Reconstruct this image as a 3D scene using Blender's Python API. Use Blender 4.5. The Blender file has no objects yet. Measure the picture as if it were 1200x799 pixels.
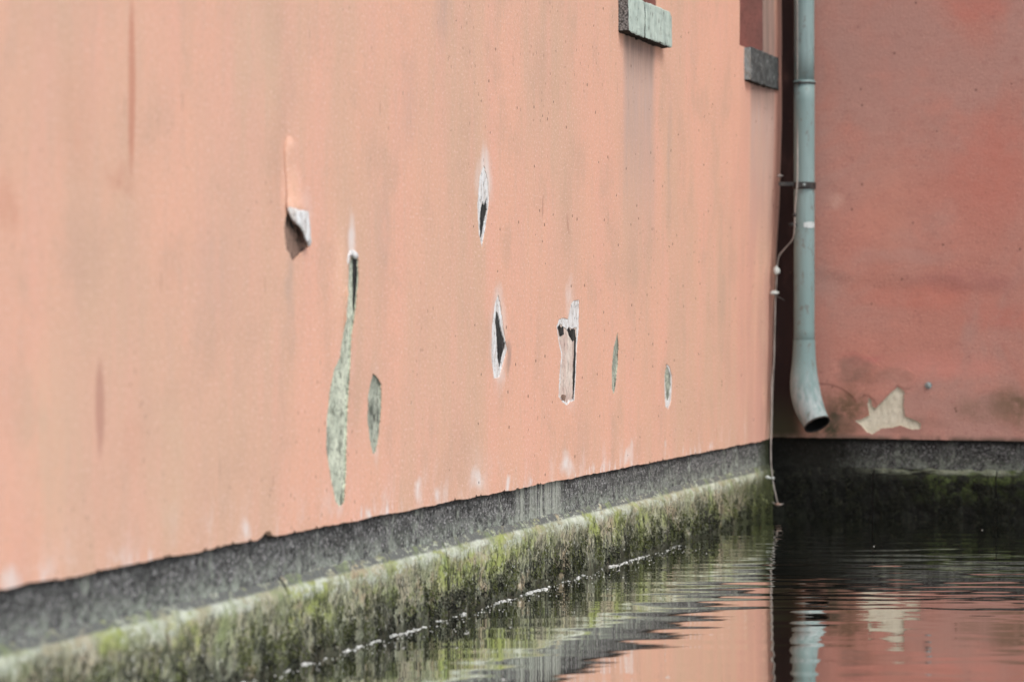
import bpy, bmesh, math, random
import numpy as np
from mathutils import Vector, noise as mn
from mathutils.geometry import delaunay_2d_cdt
R_ = math.radians
scene = bpy.context.scene
random.seed(7); rng = np.random.default_rng(7)

# ------------------------------------------------------------------ camera
F = 2900.0; CX = 600.0; HY = 370.0; CAMZ = 1.2          # focal length and horizon in photo pixels, eye height
cam = bpy.data.cameras.new('camera'); camo = bpy.data.objects.new('camera', cam)
scene.collection.objects.link(camo); scene.camera = camo
camo.location = (0, 0, CAMZ); camo.rotation_euler = (R_(90), 0, 0)
cam.sensor_width = 36; cam.lens = 36 * F / 1200; cam.shift_y = -(399.5 - HY) / 1200
cam.clip_end = 2000; cam.clip_start = 0.05
cam.dof.use_dof = True; cam.dof.focus_distance = 11.2; cam.dof.aperture_fstop = 1.9

# ------------------------------------------------------------------ light
SUN_EL = 52       # azimuth: degrees clockwise from +Y seen from above (east = +X)
SUN_AZ = 140
world = bpy.data.worlds.new('World'); scene.world = world; world.use_nodes = True
wn = world.node_tree; wn.nodes.clear()
sky = wn.nodes.new('ShaderNodeTexSky'); sky.sky_type = 'NISHITA'; sky.sun_disc = False
sky.sun_elevation = R_(SUN_EL); sky.sun_rotation = R_(SUN_AZ); sky.air_density = 1.0; sky.dust_density = 3.0; sky.ozone_density = 1.0
bg = wn.nodes.new('ShaderNodeBackground'); bg.inputs[1].default_value = 0.13
wo = wn.nodes.new('ShaderNodeOutputWorld')
wn.links.new(sky.outputs[0], bg.inputs[0]); wn.links.new(bg.outputs[0], wo.inputs[0])
sd = bpy.data.lights.new('sun', 'SUN'); so = bpy.data.objects.new('sun', sd); scene.collection.objects.link(so)
sd.energy = 1.3; sd.angle = R_(28); sd.color = (1.0, 0.97, 0.92)
dirv = Vector((math.sin(R_(SUN_AZ)) * math.cos(R_(SUN_EL)), math.cos(R_(SUN_AZ)) * math.cos(R_(SUN_EL)), math.sin(R_(SUN_EL))))
so.rotation_euler = dirv.to_track_quat('Z', 'Y').to_euler(); so.location = dirv * 30
vs = scene.view_settings; vs.view_transform = 'Standard'; vs.look = 'None'; vs.gamma = 1; vs.exposure = 0.36
vs.use_curve_mapping = False

# ------------------------------------------------------------------ the two wall frames
DL = Vector((0.33757, 0.94130, 0)).normalized()         # left wall, pointing away from the camera
COR = Vector(((905 - CX) / F * 15.0, 15.0, 0))           # the inside corner at water level
NL = Vector((DL.y, -DL.x, 0))                            # outward normal of the left wall = along the right wall
def L(x, y, off=0.0):
    """point of the left wall (metres from the corner, height) seen at photo pixel x,y"""
    k = (x - CX) / F
    P0 = COR + NL * off
    # P0 - DL*s  with X = k*Y
    s = (P0.x - k * P0.y) / (DL.x - k * DL.y)
    Y = P0.y - DL.y * s
    return (s, CAMZ - (y - HY) / F * Y)
def Rw(x, y, off=0.0):
    k = (x - CX) / F
    P0 = COR - DL * off
    u = (k * P0.y - P0.x) / (NL.x - k * NL.y)
    Y = P0.y + NL.y * u
    return (u, CAMZ - (y - HY) / F * Y)
def atY(x, y, Y): return Vector(((x - CX) / F * Y, Y, CAMZ - (y - HY) / F * Y))
ROT_L = math.atan2(-DL.y, -DL.x); ROT_R = math.atan2(NL.y, NL.x)
col = scene.collection

# ------------------------------------------------------------------ node helpers
class NT:
    def __init__(s, name):
        s.m = bpy.data.materials.new(name); s.m.use_nodes = True; s.t = s.m.node_tree; s.t.nodes.clear()
        s.out = s.n('ShaderNodeOutputMaterial'); s.p = s.n('ShaderNodeBsdfPrincipled'); s.l(s.p.outputs[0], s.out.inputs[0])
        s.tc = s.n('ShaderNodeTexCoord'); s.co = s.tc.outputs['Object']
        s.sep = s.n('ShaderNodeSeparateXYZ'); s.l(s.co, s.sep.inputs[0])
        s.x, s.y, s.z = s.sep.outputs
    def n(s, k): return s.t.nodes.new(k)
    def l(s, a, b): s.t.links.new(a, b)
    def put(s, v, sock):
        if isinstance(v, (int, float)): sock.default_value = v
        elif isinstance(v, (tuple, list)): sock.default_value = tuple(v) + ((1,) if len(v) == 3 and sock.type == 'RGBA' else ())
        else: s.l(v, sock)
    def math(s, op, a, b=0.0, c=0.0, clamp=False):
        m = s.n('ShaderNodeMath'); m.operation = op; m.use_clamp = clamp
        s.put(a, m.inputs[0]); s.put(b, m.inputs[1]); s.put(c, m.inputs[2]); return m.outputs[0]
    def mul(s, a, b): return s.math('MULTIPLY', a, b)
    def add(s, a, b): return s.math('ADD', a, b)
    def scale(s, v, off=(0, 0, 0), src=None):
        m = s.n('ShaderNodeMapping'); m.inputs['Scale'].default_value = v; m.inputs['Location'].default_value = off
        s.l(src or s.co, m.inputs[0]); return m.outputs[0]
    def noise(s, sc=(1, 1, 1), detail=3, rough=.5, dist=0.0, off=(0, 0, 0), src=None):
        if isinstance(sc, (int, float)): sc = (sc,) * 3
        k = s.n('ShaderNodeTexNoise'); k.inputs['Scale'].default_value = 1; k.inputs['Detail'].default_value = detail
        k.inputs['Roughness'].default_value = rough; k.inputs['Distortion'].default_value = dist
        s.l(s.scale(sc, off, src), k.inputs['Vector']); return k.outputs[0]
    def vor(s, sc, feature='F1', rnd=1.0, off=(0, 0, 0)):
        if isinstance(sc, (int, float)): sc = (sc,) * 3
        k = s.n('ShaderNodeTexVoronoi'); k.inputs['Scale'].default_value = 1; k.feature = feature
        k.inputs['Randomness'].default_value = rnd
        s.l(s.scale(sc, off), k.inputs['Vector']); return k
    def ramp(s, v, a, b, lo=0.0, hi=1.0, smooth=True):
        m = s.n('ShaderNodeMapRange'); m.interpolation_type = 'SMOOTHSTEP' if smooth else 'LINEAR'; m.clamp = True
        s.put(v, m.inputs['Value']); s.put(a, m.inputs['From Min']); s.put(b, m.inputs['From Max'])
        s.put(lo, m.inputs['To Min']); s.put(hi, m.inputs['To Max']); return m.outputs[0]
    def mix(s, f, a, b, mode='MIX'):
        m = s.n('ShaderNodeMix'); m.data_type = 'RGBA'; m.blend_type = mode
        s.put(f, m.inputs[0]); s.put(a, m.inputs[6]); s.put(b, m.inputs[7]); return m.outputs[2]
    def blob(s, cx, cz, rx, rz, soft=.6, src=None):
        """1 inside an ellipse in the wall's own plane, 0 outside"""
        a = s.n('ShaderNodeVectorMath'); a.operation = 'SUBTRACT'; s.l(src or s.co, a.inputs[0]); a.inputs[1].default_value = (cx, 0, cz)
        b = s.n('ShaderNodeVectorMath'); b.operation = 'MULTIPLY'; s.l(a.outputs[0], b.inputs[0]); b.inputs[1].default_value = (1 / rx, 0, 1 / rz)
        c = s.n('ShaderNodeVectorMath'); c.operation = 'LENGTH'; s.l(b.outputs[0], c.inputs[0])
        return s.ramp(c.outputs[1], 1.0, 1.0 - soft)
    def warp(s, amt, sc):
        k = s.n('ShaderNodeTexNoise'); k.inputs['Detail'].default_value = 4; k.inputs['Scale'].default_value = sc
        s.l(s.co, k.inputs['Vector'])
        a = s.n('ShaderNodeVectorMath'); a.operation = 'SUBTRACT'; s.l(k.outputs['Color'], a.inputs[0]); a.inputs[1].default_value = (.5, .5, .5)
        b = s.n('ShaderNodeVectorMath'); b.operation = 'MULTIPLY_ADD'; s.l(a.outputs[0], b.inputs[0]); b.inputs[1].default_value = (amt[0], 0, amt[1]); s.l(s.co, b.inputs[2])
        return b.outputs[0]
    def bump(s, hs):
        prev = None
        for h, dist, st in hs:
            b = s.n('ShaderNodeBump'); b.inputs['Strength'].default_value = st; b.inputs['Distance'].default_value = dist
            s.l(h, b.inputs['Height'])
            if prev: s.l(prev, b.inputs['Normal'])
            prev = b.outputs[0]
        s.l(prev, s.p.inputs['Normal'])
    def fin(s, colr, rough=.8, spec=.3):
        s.put(colr, s.p.inputs['Base Color']); s.put(rough, s.p.inputs['Roughness']); s.put(spec, s.p.inputs['Specular IOR Level'])
        return s.m
M = {}

# ---- left paint: pale salmon limewash
def mat_left():
    t = NT('salmon_limewash')
    w = t.warp((.10, .25), 6)
    c = t.mix(t.ramp(t.noise((1.6, 1, .55), 4, .55), .36, .64), (.735, .420, .300), (.635, .412, .292))
    c = t.mix(t.ramp(t.noise((7, 1, .9), 4, .6, off=(3, 0, 1)), .40, .66, 0, .45), c, (.735, .405, .310))
    c = t.mix(t.ramp(t.noise((20, 1, 2.4), 5, .65, off=(7, 0, 1)), .46, .72, 0, .30), c, (.57, .39, .30))
    c = t.mix(t.ramp(t.noise((3.2, 1, 2.4), 5, .6, off=(17, 0, 4)), .48, .70, 0, .62), c, (.56, .365, .265))
    c = t.mix(t.ramp(t.noise((48, 1, 48), 4, .8), .50, .72, 0, .5), c, (.48, .29, .205))
    c = t.mix(t.ramp(t.noise((75, 1, 75), 3, .7, off=(5, 0, 5)), .48, .30, 0, .6), c, (.84, .62, .52))
    # the end by the corner is pinker, darker
    c = t.mix(t.mul(t.ramp(t.x, 1.5, .1, 0, .75), t.ramp(t.noise((6, 1, 1), 3), .3, .6)), c, (.60, .33, .265))
    c = t.mix(t.mul(t.ramp(t.x, .5, .0, 0, .55), t.ramp(t.noise((12, 1, 3), 4), .35, .6)), c, (.45, .25, .205))
    brk = [t.ramp(t.noise(q, 3, .6, off=(i * 7, 0, i)), .3, .62, .3, 1) for i, q in enumerate(((22, 1, 2.2), (16, 1, 4), (9, 1, 6)))]
    def st(px, py, rx, rz, cl, k, soft=.8):
        nonlocal c
        s_, z_ = L(px, py)
        m = t.mul(t.blob(s_, z_, rx, rz, soft, w), brk[int(px) % 3])
        c = t.mix(t.mul(m, k), c, cl)
    # reddish running marks at the left of the picture
    red = (.50, .20, .13); grey = (.42, .33, .28); wh = (.74, .68, .64)
    s_, z_ = L(154, 100); c = t.mix(t.mul(t.blob(s_, z_, .028, .34, .5, t.warp((.01, .1), 4)), .62), c, red)
    s_, z_ = L(117, 478); c = t.mix(t.mul(t.blob(s_, z_, .036, .19, .5, t.warp((.02, .1), 6)), .62), c, (.42, .22, .17))
    st(138, 210, .12, .05, red, .35); st(10, 240, .09, .16, red, .35)
    st(155, 520, .10, .14, red, .12); st(250, 330, .3, .25, grey, .18); st(90, 130, .15, .3, red, .16)
    st(60, 520, .25, .4, (.62, .47, .33), .4); st(200, 560, .2, .35, (.62, .47, .33), .3); st(340, 350, .06, .25, grey, .45)
    st(520, 10, .15, .25, grey, .5); st(480, 120, .12, .3, grey, .25); st(560, 620 - 60, .2, .2, wh, .15)
    st(300, 60, .25, .3, (.62, .47, .33), .3); st(450, 270, .12, .2, grey, .25)
    st(666, 265, .035, .10, (.38, .20, .15), .5); st(636, 250, .02, .05, (.38, .20, .15), .5)
    # runs under the two sills
    for (a, b, k) in ((730, 768, .85), (874, 899, .8)):
        sa, _ = L(a, 60); sb, _ = L(b, 60)
        m = t.mul(t.ramp(t.x, sb - .02, sb + .06), t.ramp(t.x, sa + .02, sa - .05))
        m = t.mul(m, t.ramp(t.z, 1.35, 2.5, 0, 1))
        m = t.mul(m, t.ramp(t.noise((16, 1, 1.2), 5, .7, off=(a, 0, 0)), .3, .62, .45, 1))
        c = t.mix(t.mul(m, k), c, (.47, .36, .315))
        m2 = t.mul(m, t.ramp(t.noise((45, 1, 1.5), 4, .7, off=(a, 0, 3)), .54, .72, 0, .6)); c = t.mix(m2, c, (.62, .54, .50))
        m3 = t.mul(m, t.ramp(t.z, 2.32, 2.57, 0, .75)); c = t.mix(m3, c, (.16, .11, .09))  # runs darken just below the sill, its shadow painted in
    st(784, 180, .06, .5, grey, .35); st(845, 330, .12, .6, (.50, .36, .27), .5); st(740, 330, .12, .6, (.52, .37, .27), .4)
    # pale halos round the chips
    for (px, py, rx, rz, k) in ((567, 212, .13, .16, .85), (584, 395, .13, .28, .85), (586, 440, .09, .06, .5), (672, 370, .10, .14, .55),
                                (783, 458, .07, .14, .4), (722, 430, .05, .18, .3), (412, 292, .06, .07, .6), (440, 536, .05, .06, .35),
                                (398, 596, .05, .05, .5), (405, 430, .11, .1, .2), (358, 250, .1, .12, .25), (668, 465, .13, .12, .25)):
        st(px, py, rx, rz, wh, k, .9)
    st(596, 425, .045, .09, (.33, .25, .21), .7); st(578, 385, .03, .1, grey, .4)
    for (px, py, rx, rz, k) in ((412, 285, .045, .12, .8), (668, 352, .09, .12, .7), (567, 195, .07, .12, .6), (584, 350, .07, .10, .6), (398, 500, .09, .42, .35), (440, 480, .06, .22, .3)): st(px, py, rx, rz, wh, k, .95)
    # salts along the lower edge
    e = t.mul(t.ramp(t.z, .66, .47), t.ramp(t.noise((5, 1, 2.2), 5, .7, off=(2, 0, 9)), .50, .72))
    c = t.mix(t.mul(e, .5), c, wh)
    e = t.mul(t.mul(t.ramp(t.z, .53, .46), t.ramp(t.noise((2.2, 1, 1), 3, off=(5, 0, 0)), .45, .6)), t.ramp(t.noise((22, 1, 9), 5, .7, off=(8, 0, 9)), .50, .64))
    c = t.mix(t.mul(e, .8), c, (.74, .70, .68))
    for (px, py, rx, rz) in ((665, 545, .17, .08), (735, 535, .07, .05), (740, 532, .04, .07), (490, 580, .05, .07), (512, 582, .05, .06), (290, 620, .05, .05), (560, 560, .12, .06), (780, 525, .03, .06), (15, 680, .08, .05), (430, 600, .05, .05), (595, 566, .05, .05)):
        st(px, py, rx, rz, wh, .95, .9)
    # dark pinholes and nicks
    v = t.vor((15, .001, 11)); pos = v.outputs['Distance']
    on = t.ramp(v.outputs['Color'], .66, .68); rad = t.mul(t.ramp(t.x, 6.3, 4.6), .085)
    dots = t.mul(t.math('LESS_THAN', pos, rad), on)
    c = t.mix(t.mul(dots, .8), c, (.10, .05, .035))
    v2 = t.vor((34, .001, 16), off=(4, 0, 4)); on2 = t.ramp(v2.outputs['Color'], .70, .72)
    dots2 = t.mul(t.mul(t.math('LESS_THAN', v2.outputs['Distance'], .13), on2), t.ramp(t.noise((1.1, 1, 1.1), 3, off=(1, 0, 1)), .48, .6))
    c = t.mix(t.mul(dots2, .6), c, (.22, .11, .08))
    v3 = t.vor((30, .001, 3), off=(9, 0, 2)); on3 = t.ramp(v3.outputs['Color'], .88, .9)
    c = t.mix(t.mul(t.mul(t.math('LESS_THAN', v3.outputs['Distance'], .10), on3), .5), c, (.30, .16, .12))
    # green damp near the base at the corner
    g = t.mul(t.ramp(t.x, .16, .0), t.ramp(t.z, .78, .52)); c = t.mix(t.mul(g, t.ramp(t.noise(14, 4), .35, .6)), c, (.22, .22, .13))
    g = t.mul(t.ramp(t.x, .14, .0), t.ramp(t.z, .95, .7)); c = t.mix(t.mul(g, t.ramp(t.noise((20, 1, 4), 4, off=(4, 0, 0)), .42, .6)), c, (.55, .50, .44))
    t.bump([(t.noise((3, 1, 2), 4), .008, .4), (t.noise(60, 4, .7), .0028, .7), (t.mul(dots, -1), .003, .6)])
    return t.fin(c, .82, .25)
M['left'] = mat_left()

def mat_right():
    t = NT('brick_red_limewash')
    w = t.warp((.22, .12), 5)
    c = t.mix(t.ramp(t.noise((1.3, 1, 1.0), 5, .6, .8), .40, .60), (.45, .208, .163), (.415, .235, .195))
    c = t.mix(t.ramp(t.noise((2.6, 1, 3.2), 5, .6, off=(4, 0, 3)), .48, .68, 0, .65), c, (.50, .225, .175))
    c = t.mix(t.ramp(t.noise((14, 1, 18), 5, .7, off=(4, 0, 3)), .5, .75, 0, .5), c, (.30, .13, .11))
    c = t.mix(t.ramp(t.noise((60, 1, 60), 3, .7, off=(4, 0, 3)), .55, .75, 0, .8), c, (.26, .125, .10))
    c = t.mix(t.ramp(t.noise((70, 1, 70), 3, .75, off=(1, 0, 3)), .47, .28, 0, .6), c, (.62, .35, .29))
    cache = {}
    def bk(q):
        if q not in cache: cache[q] = t.ramp(t.noise(q, 5, .7, off=(q, 0, q)), .3, .6, .25, 1)
        return cache[q]
    def st(px, py, rx, rz, cl, k, soft=.8, br=7):
        nonlocal c
        s_, z_ = Rw(px, py)
        m = t.mul(t.blob(s_, z_, rx, rz, soft, w), bk(br)); c = t.mix(t.mul(m, k), c, cl)
    st(1030, 60, .6, .4, (.39, .225, .190), .6); st(1160, 200, .4, .5, (.48, .165, .125), .45); st(1150, 10, .3, .12, (.50, .165, .125), .4)
    st(1040, 240, .25, .5, (.50, .25, .19), .5); st(1130, 330, .45, .10, (.36, .155, .14), .6, .8); st(1080, 350, .5, .12, (.49, .17, .125), .5)
    st(975, 235, .10, .08, (.52, .32, .26), .8); st(1060, 300, .5, .07, (.44, .26, .22), .6); st(1180, 370, .4, .12, (.46, .15, .115), .5)
    st(1100, 430, .5, .12, (.55, .235, .19), .7); st(1170, 470, .2, .10, (.34, .20, .17), .7); st(1010, 420, .16, .05, (.44, .17, .15), .8)
    # dirty scab of old paint above the bare star
    st(1000, 432, .12, .09, (.26, .15, .12), .75, .4); st(1050, 440, .14, .05, (.36, .19, .15), .7, .4)
    # damp: moss and soot round the outlet, along the edge and low in the corner
    st(990, 478, .24, .20, (.12, .08, .045), .95, .9, 14); st(1010, 445, .2, .1, (.22, .12, .09), .6, .9, 14); st(975, 500, .17, .15, (.05, .045, .025), 1, .7, 12); st(1040, 495, .5, .06, (.24, .14, .11), .7, .9, 12); st(1000, 500, .10, .06, (.15, .09, .06), .7)
    st(1190, 478, .22, .18, (.15, .10, .06), .95, .9, 9); st(1150, 480, .26, .12, (.26, .16, .12), .8, .9, 9); st(1060, 505, .22, .03, (.30, .16, .13), .6)
    k = t.mul(t.ramp(t.x, .245, .12), 1.0); c = t.mix(t.mul(k, t.ramp(t.noise((8, 1, 3), 4, off=(4, 0, 0)), .2, .5, .82, 1)), c, (.030, .016, .014))  # corner strip: wet stain and corner shade painted together
    g = t.mul(t.ramp(t.x, .34, .05), t.ramp(t.z, .80, .5)); c = t.mix(t.mul(g, .8), c, (.05, .048, .024))
    g = t.ramp(t.z, .505, .462); c = t.mix(t.mul(g, t.ramp(t.noise((10, 1, 8), 4), .35, .6)), c, (.13, .09, .07))
    v = t.vor((16, .001, 14)); on = t.ramp(v.outputs['Color'], .84, .86)
    c = t.mix(t.mul(t.mul(t.math('LESS_THAN', v.outputs['Distance'], .12), on), .6), c, (.10, .05, .04))
    ridge = t.noise((2.2, 1, 5), 4, .5, .5, off=(2, 0, 2))
    t.bump([(ridge, .012, .4), (t.noise(16, 5, .6), .003, .4), (t.noise(60, 5, .7), .003, .9)])
    return t.fin(c, .8, .25)
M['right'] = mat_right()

def mat_mortar(name, a, b, d, thr=.56, st=(24, 1, 9), gr=.8):
    t = NT(name)
    c = t.mix(t.ramp(t.noise((14, 1, 8), 4, .6), .35, .65), a, b)
    c = t.mix(t.ramp(t.noise(st, 5, .7, off=(2, 0, 7)), thr, thr + .09, 0, .85), c, d)
    c = t.mix(t.ramp(t.noise((90, 90, 60), 4, .8), .50, .62, 0, gr), c, tuple(v * .30 for v in b))
    t.bump([(t.noise((30, 1, 12), 5, .7), .008, .8), (t.noise(140, 3), .002, .8)])
    return t.fin(c, .92, .2)
M['mortar'] = mat_mortar('lime_mortar', (.66, .71, .57), (.46, .51, .41), (.10, .11, .085), .54)
M['mortar_dark'] = mat_mortar('pit_shade_mortar', (.02, .02, .02), (.07, .07, .066), (.008, .008, .008), .50, (60, 1, 10))  # near black puts slit and flap shade into the mortar colour
M['mortar_mid'] = mat_mortar('weathered_mortar', (.26, .29, .24), (.52, .56, .46), (.05, .055, .045), .52)
M['mortar_streak'] = mat_mortar('streaked_mortar', (.74, .66, .58), (.60, .46, .40), (.16, .14, .11), .55, (70, 1, 6), .35)
M['mortar_beige'] = mat_mortar('beige_mortar', (.66, .63, .51), (.56, .53, .42), (.40, .36, .27), .60, (24, 1, 9), .22)
M['mortar_brown'] = mat_mortar('brown_mortar', (.20, .13, .10), (.30, .20, .155), (.06, .045, .035), .58)
def mat_under():
    t = NT('white_undercoat')
    c = t.mix(t.ramp(t.noise((60, 1, 12), 4, .7), .40, .60), (.80, .83, .83), (.58, .55, .52))
    c = t.mix(t.ramp(t.noise((85, 1, 30), 4, .8, off=(3, 0, 3)), .55, .62, 0, .85), c, (.12, .11, .10))
    t.bump([(t.noise((60, 1, 14), 4), .003, .7)])
    return t.fin(c, .8, .3)
M['under'] = mat_under()

def mat_band(name, dark):
    t = NT(name)
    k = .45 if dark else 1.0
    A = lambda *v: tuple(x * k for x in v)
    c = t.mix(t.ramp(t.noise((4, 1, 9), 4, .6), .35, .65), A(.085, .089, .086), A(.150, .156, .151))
    c = t.mix(t.ramp(t.noise((62, 62, 62), 4, .75), .49, .60, 0, .9), c, A(.018, .018, .019))
    c = t.mix(t.ramp(t.noise((75, 75, 75), 3, .8, off=(5, 5, 5)), .54, .64, 0, .9), c, A(.50, .50, .50))
    c = t.mix(t.ramp(t.noise((22, 22, 30), 4, .7, off=(9, 0, 5)), .55, .72, 0, .5), c, A(.30, .295, .30))
    # pale and green runs
    r = t.mul(t.ramp(t.noise((7, 1, 3), 4, .7, off=(1, 0, 0)), .52, .68), t.ramp(t.noise((40, 40, 30), 3), .40, .6))
    c = t.mix(t.mul(r, .7), c, A(.46, .52, .44))
    lo = t.mul(t.ramp(t.z, .40, .29), t.ramp(t.noise((12, 1, 12), 6, .8, off=(1, 0, 3)), .42, .60))
    c = t.mix(t.mul(lo, .75), c, A(.44, .50, .42))
    c = t.mix(t.mul(t.ramp(t.z, .425, .455), .8), c, A(.03, .03, .03))  # shadow line under the plaster edge, painted along the band's top
    if not dark:
        s_, _ = L(640, 560)
        m = t.mul(t.mul(t.ramp(t.x, s_ - .35, s_ - .2), t.ramp(t.x, s_ + .4, s_ + .25)), t.ramp(t.noise((30, 1, .8), 3, .6, off=(6, 0, 0)), .42, .6))
        c = t.mix(t.mul(m, .75), c, (.50, .54, .47))
        c = t.mix(t.ramp(t.x, .35, .02, 0, .9), c, (.05, .06, .03))
    else:
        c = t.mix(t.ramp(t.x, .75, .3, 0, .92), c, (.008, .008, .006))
    t.bump([(t.noise(60, 5, .75), .012, 1.0)])
    return t.fin(c, .95, .15)
M['band'] = mat_band('rough_grey_render', False); M['band_dark'] = mat_band('dark_grey_render', True)  # second copy of the render is darker throughout

def mat_base():
    t = NT('mossy_stone')
    h = t.add(t.z, t.add(t.mul(t.add(t.noise((14, 1, 7), 6, .8), -.5), .20), t.mul(t.add(t.noise((1.7, 1, .5), 3, .5, off=(0, 0, 40)), -.5), .10)))
    pale = t.mix(t.ramp(t.noise((14, 1, 20), 4, .65), .4, .65), (.62, .67, .57), (.40, .45, .32))
    olive = t.mix(t.ramp(t.noise((7, 1, 6), 4, .6, off=(3, 0, 0)), .38, .62), (.42, .41, .29), (.31, .34, .20))
    olive = t.mix(t.ramp(t.noise((4, 1, 3), 3, .6, off=(9, 0, 9)), .45, .65, 0, .8), olive, (.46, .41, .29))
    low = t.mix(t.ramp(t.noise((9, 1, 8), 4), .4, .6), (.17, .195, .135), (.25, .265, .19))
    c = t.mix(t.ramp(h, .20, .02), olive, low)
    c = t.mix(t.mul(t.ramp(t.noise((2.6, 1, 3), 5, .65, off=(41, 0, 6)), .50, .62), t.ramp(h, .05, .17)), c, (.36, .42, .13))
    c = t.mix(t.mul(t.ramp(t.noise((3.4, 1, 4), 5, .7, off=(51, 0, 6)), .54, .64), .8), c, (.46, .37, .25))
    c = t.mix(t.mul(t.ramp(h, .205, .245), t.ramp(t.noise((4.5, 1, 10), 5, .75, off=(21, 0, 2)), .44, .56, .0, .95)), c, pale)
    c = t.mix(t.mul(t.ramp(t.z, .268, .282), t.ramp(t.noise((14, 1, 30), 5, .75, off=(2, 0, 8)), .36, .50)), c, (.14, .15, .14))
    c = t.mix(t.mul(t.ramp(t.noise((2.2, 1, 2.2), 4, .6, off=(31, 0, 2)), .45, .62, 0, .5), t.ramp(h, .27, .2)), c, (.14, .155, .09))
    gm = t.mul(t.ramp(t.noise((4.5, 1, 4), 5, .7, off=(12, 0, 0)), .52, .66), t.ramp(t.z, .08, .2)); c = t.mix(t.mul(gm, .7), c, (.24, .31, .12))
    # vertical black drips and algae
    d = t.mul(t.ramp(t.add(t.noise((26, 1, 12), 5, .8), t.mul(t.add(t.noise((2.4, 1, 2), 3, off=(61, 0, 6)), -.5), .45)), .50, .55), t.ramp(h, .28, .12)); c = t.mix(t.mul(d, .92), c, (.022, .026, .016))
    d = t.mul(t.ramp(t.noise((60, 40, 26), 4, .8, off=(5, 0, 5)), .51, .57), t.ramp(h, .30, .18)); c = t.mix(t.mul(d, .85), c, (.035, .04, .025))
    s = t.mul(t.ramp(t.noise((90, 90, 60), 3, .7, off=(8, 0, 5)), .58, .68), t.ramp(t.z, .30, .1, .4, .85)); c = t.mix(s, c, (.68, .70, .62))
    c = t.mix(t.ramp(t.z, .04, .004, 0, .7), c, (.03, .035, .02))
    e = t.ramp(t.x, 1.6, .1, 0, 1); c = t.mix(t.mul(e, t.ramp(h, .30, .18)), c, (.045, .055, .022)); c = t.mix(t.mul(t.ramp(t.x, .6, .0), .8), c, (.05, .06, .022))  # base darkens toward the corner, shade put into the colour
    t.bump([(t.noise((34, 30, 14), 5, .7), .02, .8), (t.noise(120, 3, .7), .004, .8)])
    return t.fin(c, t.ramp(t.z, .02, .15, .35, .9), .35)
M['base'] = mat_base()
def mat_base_dark():
    t = NT('wet_black_algae_stone')
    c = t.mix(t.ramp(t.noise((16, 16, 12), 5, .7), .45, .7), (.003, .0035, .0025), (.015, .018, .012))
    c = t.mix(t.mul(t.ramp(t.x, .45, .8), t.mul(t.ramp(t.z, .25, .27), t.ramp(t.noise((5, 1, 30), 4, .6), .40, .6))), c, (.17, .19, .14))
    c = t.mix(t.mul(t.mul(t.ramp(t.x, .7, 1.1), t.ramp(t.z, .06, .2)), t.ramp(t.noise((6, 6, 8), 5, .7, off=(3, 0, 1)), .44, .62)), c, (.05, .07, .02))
    c = t.mix(t.mul(t.ramp(t.noise((60, 60, 60), 3, .7), .6, .7), .5), c, (.07, .075, .06))
    t.bump([(t.noise((22, 22, 16), 5, .7), .03, .9)])
    return t.fin(c, .75, .2)
M['base_dark'] = mat_base_dark()

def mat_simple(name, a, b, sc, rough=.7, spec=.4, metal=0.0, bump=.002, dirt=None, dthr=.55):
    t = NT(name)
    c = t.mix(t.ramp(t.noise(sc, 4, .6), .35, .65), a, b)
    if dirt: c = t.mix(t.ramp(t.noise(tuple(v * 2.3 for v in sc), 4, .7, off=(3, 3, 3)), dthr, dthr + .1, 0, .85), c, dirt)
    t.put(metal, t.p.inputs['Metallic'])
    t.bump([(t.noise(tuple(v * 3 for v in sc), 4, .6), bump, .6)])
    return t.fin(c, rough, spec)
M['moss'] = mat_simple('dark_moss', (.03, .036, .018), (.10, .115, .04), (20, 20, 20), .9, .2)
M['moss_green'] = mat_simple('green_moss', (.14, .17, .06), (.26, .29, .14), (16, 16, 16), .9, .2)
M['moss_black'] = mat_simple('black_moss', (.005, .006, .004), (.016, .019, .010), (20, 20, 20), .8, .3)
M['foam'] = mat_simple('foam', (.75, .76, .74), (.55, .57, .54), (60, 60, 60), .7, .3)
M['black_iron'] = mat_simple('black_iron', (.018, .018, .018), (.05, .045, .04), (40, 40, 40), .5, .4)
M['cable'] = mat_simple('dirty_white_plastic', (.42, .39, .36), (.27, .245, .22), (30, 30, 6), .6, .4, dirt=(.16, .13, .11))
M['clip'] = mat_simple('white_clip_plastic', (.62, .66, .63), (.45, .50, .47), (60, 60, 60), .5, .4)
M['highlight_tint'] = mat_simple('pipe_highlight_tint', (.52, .58, .58), (.42, .48, .48), (60, 60, 60), .4, .5)  # pale tint standing in for a highlight on the pipe
M['bolt'] = mat_simple('grey_metal', (.30, .36, .36), (.20, .24, .24), (80, 80, 80), .45, .5, .4)
M['sill_pale'] = mat_simple('pale_sill_stone', (.50, .60, .53), (.38, .47, .42), (24, 24, 7), .8, .3, dirt=(.10, .11, .10), dthr=.57)
M['sill_end'] = mat_simple('speckled_sill_end', (.30, .30, .29), (.05, .05, .05), (90, 90, 90), .9, .2, dirt=(.015, .015, .015), dthr=.50)
M['sill_dark'] = mat_simple('dark_sill_stone', (.095, .105, .105), (.05, .056, .055), (18, 18, 18), .85, .3, dirt=(.30, .32, .31), dthr=.58)
M['sill_under'] = mat_simple('dark_sill_underside', (.02, .018, .016), (.05, .045, .04), (60, 60, 60), .95, .1)  # near black, for the downward faces
M['frame'] = mat_simple('window_frame_paint', (.30, .33, .30), (.22, .25, .23), (10, 10, 3), .5, .4)
M['masonry'] = mat_simple('masonry_core', (.25, .20, .17), (.18, .15, .13), (4, 4, 4), .95, .1)
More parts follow.
